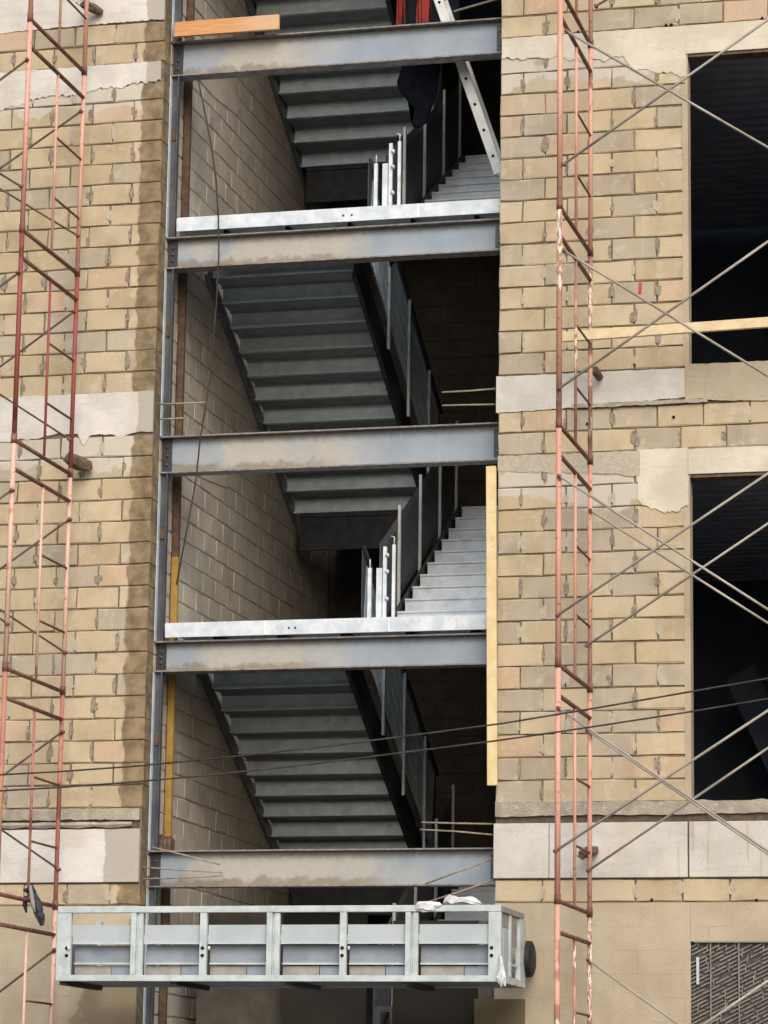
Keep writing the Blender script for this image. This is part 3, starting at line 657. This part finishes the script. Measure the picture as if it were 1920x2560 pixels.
# ------------------------------------------------------------ scaffold towers
def tower(side):
    if side == 'L':
        legX, mo, mat = -.68, 'scafL', 'scafL'
        tops = [at(205, y, -.3).z for y in (176, 678, 1179, 1723, 2260)]
        brd = [((68, 149), (0, 200), 'o'), ((203, 278), (0, 421), 'i'), ((52, 466), (0, 434), 'o'), ((194, 589), (0, 472), 'i'), ((48, 681), (0, 716), 'o'), ((185, 779), (0, 917), 'i'), ((173, 1098), (0, 986), 'i'),
               ((30, 1225), (0, 1246), 'o'), ((174, 1298), (0, 1423), 'i'), ((162, 1631), (0, 1524), 'i'), ((17, 1559), (0, 1546), 'o'), ((156, 1829), (17, 1932), 'i'), ((146, 2173), (12, 2080), 'i'), ((137, 2374), (0, 2479), 'i')]
        far = legX-2.1; bmt = 'brace'
        lab = 'rusty red tubular scaffold tower in front of the left block wall'
    else:
        legX, mat = 4.11, 'scafR'
        tops = [at(1484, y, -.3).z for y in (107, 627, 1147, 1717, 2278)]
        brd = [((1416, 78), (1920, 369), 'o'), ((1410, 410), (1920, 49), 'o'), ((1410, 627), (1920, 940), 'o'), ((1398, 971), (1920, 604), 'o'), ((1398, 1190), (1920, 1524), 'o'), ((1476, 1276), (1920, 1558), 'i'),
               ((1394, 1538), (1896, 1200), 'o'), ((1467, 1614), (1920, 1309), 'i'), ((1396, 1770), (1920, 2128), 'o'), ((1468, 1826), (1920, 2135), 'i'), ((1388, 2128), (1884, 1800), 'o'), ((1470, 2177), (1920, 1870), 'i'),
               ((1470, 2400), (1695, 2560), 'i'), ((1377, 2821), (1920, 2452), 'o'), ((1490, 15), (1515, 0), 'i')]
        far = legX+2.15; bmt = 'braceR'
        lab = 'salmon and cream tubular scaffold tower in front of the right block wall'
    t = thing('scaffold_tower', lab, 'scaffold')
    tops = [tops[0]+1.95]+tops
    while tops[-1] > 1.95: tops.append(tops[-1]-1.95)
    yi, yo = -.30, -1.74
    for i, zt in enumerate(tops):
        zb = tops[i+1] if i+1 < len(tops) else 0.06
        if zt > 14.5: continue
        ym = yo+(yi-yo)*.52
        r1 = .024 if side == 'R' else .022
        fr = bpy.data.objects.new('scaffold_frame', None); COL.objects.link(fr); fr.parent = t
        mat = (('salmon', 'salmon', 'darkred', 'pink', 'redsalmon', 'pink', 'pink') if side == 'L' else ('salmon', 'salmon', 'cream', 'salmon', 'salmon', 'cream', 'cream'))[min(i, 6)]
        for y, r in ((yo, r1), (yi, .020)):
            bm = bmesh.new(); tube(bm, [(legX, y, zb+.003), (legX, y, zt)], r, 10); obj('leg', bm, mat, fr, True)
        z2 = zt-.27
        bm = bmesh.new()
        tube(bm, [(legX, yo, zt-.02), (legX, yi, zt-.02)], .019, 8); obj('rung', bm, 'rung' if side == 'L' else 'rung', fr, True)
        bm = bmesh.new(); tube(bm, [(legX, yo, z2), (legX, yi, z2)], .019, 8); obj('rung', bm, 'rung', fr, True)
        bm = bmesh.new(); tube(bm, [(legX, ym, z2), (legX, ym, zb+.0)], .013, 8); obj('mid_pole', bm, mat, fr, True)
        for f in (.36, .70):
            z3 = z2+(zb-z2)*f; bm = bmesh.new(); tube(bm, [(legX, ym, z3), (legX, yi, z3)], .011, 6); obj('rung', bm, 'rung', fr, True)
        for y in (yo, yi):      # sleeve collars
            bm = bmesh.new(); tube(bm, [(legX, y, zt-.05), (legX, y, zt+.03)], .027, 10); obj('collar', bm, 'rung', fr, True)
    for p, q, pl in brd:
        Y = (yo if pl == 'o' else yi)-.03
        a, b = at(p[0], p[1], Y), at(q[0], q[1], Y); s_ = (far-a.x)/(b.x-a.x); b = a+(b-a)*s_
        bm = bmesh.new(); tube(bm, [a, b], .0115 if side == 'R' else .0105, 6); obj('cross_brace', bm, bmt if side == 'R' else 'brace', t, True)
        pipe('brace_pin', [a+Vector((0, -.016, 0)), a+Vector((0, .03, 0))], .017, 'rung', t, 8)
    for y in (yo, yi): box('base_plate', (legX-.07, y-.07, .0), (legX+.07, y+.07, .012), 'rung', t)
    return t
tower('L'); tower('R')
# timber ties wedged between the scaffolds and the walls
def log(lab, a, b, r, n=7):
    bm = bmesh.new(); a, b = Vector(a), Vector(b); m = (a+b)/2; tube(bm, [a, a+(b-a)*.12, m, b-(b-a)*.1, b], [r*.75, r, r*1.08, r*.95, r*.6], n)
    for v in bm.verts: v.co += Vector((R.uniform(-1, 1), R.uniform(-1, 1), R.uniform(-1, 1)))*r*.16
    t = obj('timber_tie', bm, 'log'); tag(t, lab, 'timber', 'timber ties at the scaffolds')
    w = bmesh.new(); tube(w, [a+(b-a)*.15+Vector((0, -.01, r+.01)), a+Vector((-.05, -.03, 0)), a+(b-a)*.15+Vector((0, 0, -r-.01))], .005, 5); obj('tie_wire', w, 'rope', t)
    return t
p = at(205, 8, -.2); q_ = at(255, 32, -.03); log('short rounded timber tie at the very top of the left scaffold', p, q_, .042)
p = at(168, 1145, -.30); q_ = at(226, 1168, -.04); log('short weathered timber tie below the jagged white band, left scaffold', p, q_, .06)
p = at(1484, 922, -.24); q_ = at(1500, 946, -.04); log('dark timber tie at the white band, right scaffold under the plank', p, q_, .04)
p = at(1452, 2136, -.34); q_ = at(1490, 2126, -.04); log('small round timber tie on the lower smooth white band, right scaffold', p, q_, .042)
# rag
t = thing('rag', 'black and grey rag tied around the left scaffold pole, left of the platform', 'rag')
P = [at(x, y, -1.0) for x, y in ((62, 2228), (78, 2222), (84, 2240), (92, 2262), (100, 2290), (104, 2312))]
bm = bmesh.new(); tube(bm, P, [.018, .036, .03, .042, .036, .016], 9)
bmesh.ops.subdivide_edges(bm, edges=bm.edges[:], cuts=1, use_grid_fill=True)
for v in bm.verts: v.co += Vector((R.uniform(-1, 1), R.uniform(-1, 1), R.uniform(-1, 1)))*.009
obj('cloth', bm, 'rag', t, False)
bm = bmesh.new(); tube(bm, [at(x, y, -1.04) for x, y in ((76, 2216), (79, 2236), (82, 2262), (88, 2280))], [.012, .02, .022, .008], 6); obj('cloth', bm, 'raggrey', t, True)
bm = bmesh.new(); tube(bm, [at(x, y, -1.0) for x, y in ((66, 2240), (62, 2262), (66, 2282))], [.02, .022, .008], 6); obj('cloth', bm, 'rag', t, True)

# ------------------------------------------------------------ suspended work platform
YF, YB = -1.30, -.30
X0, X1, Z0, Z1 = -.285, 3.555, 2.90, 3.527
t = thing('work_platform', 'pale aluminium suspended work platform hanging in front of the shaft bottom', 'work platform', (0, 0, 0))
def hole_pair(x, z, par):
    for dz in (0, .062): pipe('bolt_hole', [(x, YF-.022, z+dz), (x, YF-.012, z+dz)], .0145, 'hole', par, 12)
box('top_rail', (X0, YF-.018, Z1-.055), (X1, YF+.03, Z1), 'frame', t, .004); box('bottom_rail', (X0, YF-.018, Z0), (X1, YF+.03, Z0+.052), 'frame', t, .004)
box('top_rail', (X0+.06, YB-.03, 3.30), (X1-.06, YB+.018, 3.35), 'frame', t, .004); box('bottom_rail', (X0, YB-.03, Z0), (X1, YB+.018, Z0+.052), 'frame', t, .004)
px2x = lambda px: at(px, 2360, YF).x
za, zb = Z0+.053, Z1-.056
def post(a, b, wide, holes):
    a, b = px2x(a), px2x(b); bm = bmesh.new()
    if wide: bx(bm, (a, YF-.014, za), (a+(b-a)*.42, YF+.026, zb)); bx(bm, (a+(b-a)*.42, YF+.012, za), (a+(b-a)*.62, YF+.026, zb)); bx(bm, (a+(b-a)*.62, YF-.006, za), (b, YF+.026, zb))
    else: bx(bm, (a, YF-.014, za), (b, YF+.026, zb))
    p = obj('post', bm, 'frame', t)
    if holes is not None: hole_pair(px2x(holes), Z0+.215, p)
    return p
post(143, 178, False, 169)
for a, b, w, h in ((328, 357, True, None), (500, 517, False, 508), (667, 699, True, None), (850, 866, False, 857), (1014, 1045, True, None)): post(a, b, w, h)
post(1222, 1253, False, 1230)
for a, b in ((179, 327), (358, 499), (518, 666), (700, 849), (867, 1013), (1046, 1221)):
    a, b = px2x(a)+.001, px2x(b)-.001
    box('panel', (a, YF+.028, 3.222), (b, YF+.04, 3.372), 'panel', t); box('panel_lip', (a, YF+.012, 3.212), (b, YF+.04, 3.2215), 'frame', t)
    box('panel', (a, YF+.09, 3.06), (b, YF+.10, 3.205), 'panel2', t); box('panel_lip', (a, YF+.07, 3.045), (b, YF+.10, 3.0595), 'frame', t)
    m = a+(b-a)*.62
    box('toe_plate', (a, YF+.10, 2.953), (m-.004, YF+.112, 3.034), 'toe', t); box('toe_plate', (m+.004, YF+.10, 2.953), (b, YF+.112, 3.034), 'panel2', t)
for x in (168, 519, 868): pipe('latch', [(px2x(x)+.02, YF-.02, 3.19), (px2x(x)+.02, YF-.02, 3.16)], .010, 'cloth', t, 6)
box('deck', (X0+.02, YF+.032, Z0+.012), (X1-.02, YB-.032, Z0+.05), 'panel2', t)
for x in (X0+.02, X0+1.0, X0+2.0, X0+3.0): box('deck_joist', (x, YF+.032, Z0-.03), (x+.06, YB-.032, Z0+.011), 'dark', t)
# right end
xe = X1-.03
for y, w in ((YF+.40, .04), (YB-.21, .19)): box('end_post', (xe-.01, y, za), (xe+.03, y+w, zb), 'frame', t)
box('end_rail', (xe-.02, YF+.031, Z1-.05), (xe+.028, YB-.031, Z1-.004), 'toe', t); box('end_rail', (xe-.02, YF+.031, Z0+.003), (xe+.028, YB-.031, Z0+.06), 'frame', t)
box('end_panel', (xe, YF+.03, 3.36), (xe+.012, YF+.395, 3.47), 'toe', t); box('end_panel', (xe, YF+.22, 2.97), (xe+.012, YF+.395, 3.355), 'panel', t); box('end_panel', (xe, YF+.03, 3.1), (xe+.012, YF+.12, 3.30), 'panel2', t); box('end_panel', (xe, YF+.441, 3.22), (xe+.012, YB-.26, 3.47), 'toe', t); box('end_panel', (xe, YF+.441, 2.965), (xe+.012, YF+.52, 3.215), 'panel2', t); box('end_panel', (xe, YF+.53, 3.06), (xe+.012, YB-.23, 3.08), 'frame', t)
box('end_panel', (X0+.01, YF+.04, 2.97), (X0+.022, YB-.04, 3.3), 'toe', t)
for x in (X0, X1-.05): box('back_post', (x, YB-.028, za), (x+.05, YB+.016, zb), 'frame', t)
# guide wheel rolling on the wall
bm = bmesh.new(); cyw, czw = -.20, 3.15
tube(bm, [(3.50, cyw, czw), (3.515, cyw, czw), (3.59, cyw, czw), (3.605, cyw, czw)], [.13, .155, .155, .13], 24)
w_ = obj('guide_wheel', bm, 'rubber', t, True); bm = bmesh.new(); tube(bm, [(3.44, cyw, czw), (3.499, cyw, czw)], .03, 10); obj('axle', bm, 'frame', w_, True)
# hanging cables of the platform hidden above; white sheets
def crumple(name, outline, Y, mat, lab, th=.05, amp=.012, cat='sheet'):
    P = [at(x, y, Y) for x, y in outline]; bm = bmesh.new()
    f = [bm.verts.new(p) for p in P]; c = sum(P, Vector())/len(P)
    m = [bm.verts.new(c+(p-c)*.6+Vector((R.uniform(-amp, amp), -th, R.uniform(-amp, amp)))) for p in P]; k = [bm.verts.new(c+(p-c)*.9+Vector((0, th, 0))) for p in P]; n = len(P)
    for i in range(n):
        bm.faces.new((f[i], f[(i+1) % n], m[(i+1) % n], m[i])); bm.faces.new((f[i], k[i], k[(i+1) % n], f[(i+1) % n]))
    bm.faces.new(m); bm.faces.new(k)
    bmesh.ops.triangulate(bm, faces=[x for x in bm.faces if len(x.verts) > 4])
    bmesh.ops.subdivide_edges(bm, edges=bm.edges[:], cuts=1, use_grid_fill=True)
    for v in bm.verts: v.co += Vector((R.uniform(-1, 1), R.uniform(-1, 1), R.uniform(-1, 1)))*.004
    o = obj(name, bm, mat, None, False); return tag(o, lab, cat)
crumple('plastic_sheet', [(1040, 2276), (1040, 2262), (1046, 2254), (1080, 2254), (1100, 2256), (1106, 2262), (1092, 2270), (1084, 2278), (1060, 2280)], -1.33, 'cloth', 'white plastic sheet draped flat over the top rail of the platform', .02)
crumple('plastic_sheet', [(1106, 2258), (1112, 2246), (1124, 2236), (1134, 2240), (1150, 2244), (1180, 2240), (1190, 2246), (1206, 2258), (1200, 2264), (1160, 2264), (1120, 2264)], -1.15, 'cloth', 'crumpled white bundle lying on the right end of the platform rail', .05)
crumple('plastic_sheet', [(1250, 2380), (1254, 2392), (1258, 2410), (1262, 2430), (1266, 2448), (1265, 2466), (1258, 2462), (1252, 2468), (1246, 2456), (1240, 2450), (1244, 2428), (1247, 2402)], -1.345, 'cloth', 'torn white plastic hanging off the right lower corner of the platform', .02)

# ------------------------------------------------------------ power lines
for lab, pts in (('upper of two black cables crossing in front of the building', ((-120, 1942), (0, 1937), (148, 1929), (344, 1915), (600, 1890), (840, 1863), (1118, 1827), (1260, 1808), (1490, 1770), (1716, 1731), (1920, 1696), (2040, 1674))),
                 ('lower of two black cables crossing in front of the building', ((-120, 1982), (0, 1977), (158, 1968), (344, 1954), (522, 1938), (780, 1910), (972, 1886), (1217, 1855), (1338, 1838), (1520, 1811), (1728, 1779), (1920, 1747), (2040, 1727)))):
    P = [at(x, y, -7) for x, y in pts]; dl = P[0]-P[1]; dr = P[-1]-P[-2]
    P = [P[0]+dl.normalized()*8]+P+[P[-1]+dr.normalized()*8]
    o = pipe('power_line', P, .0062, 'cable', None, 6); tag(o, lab, 'cable')
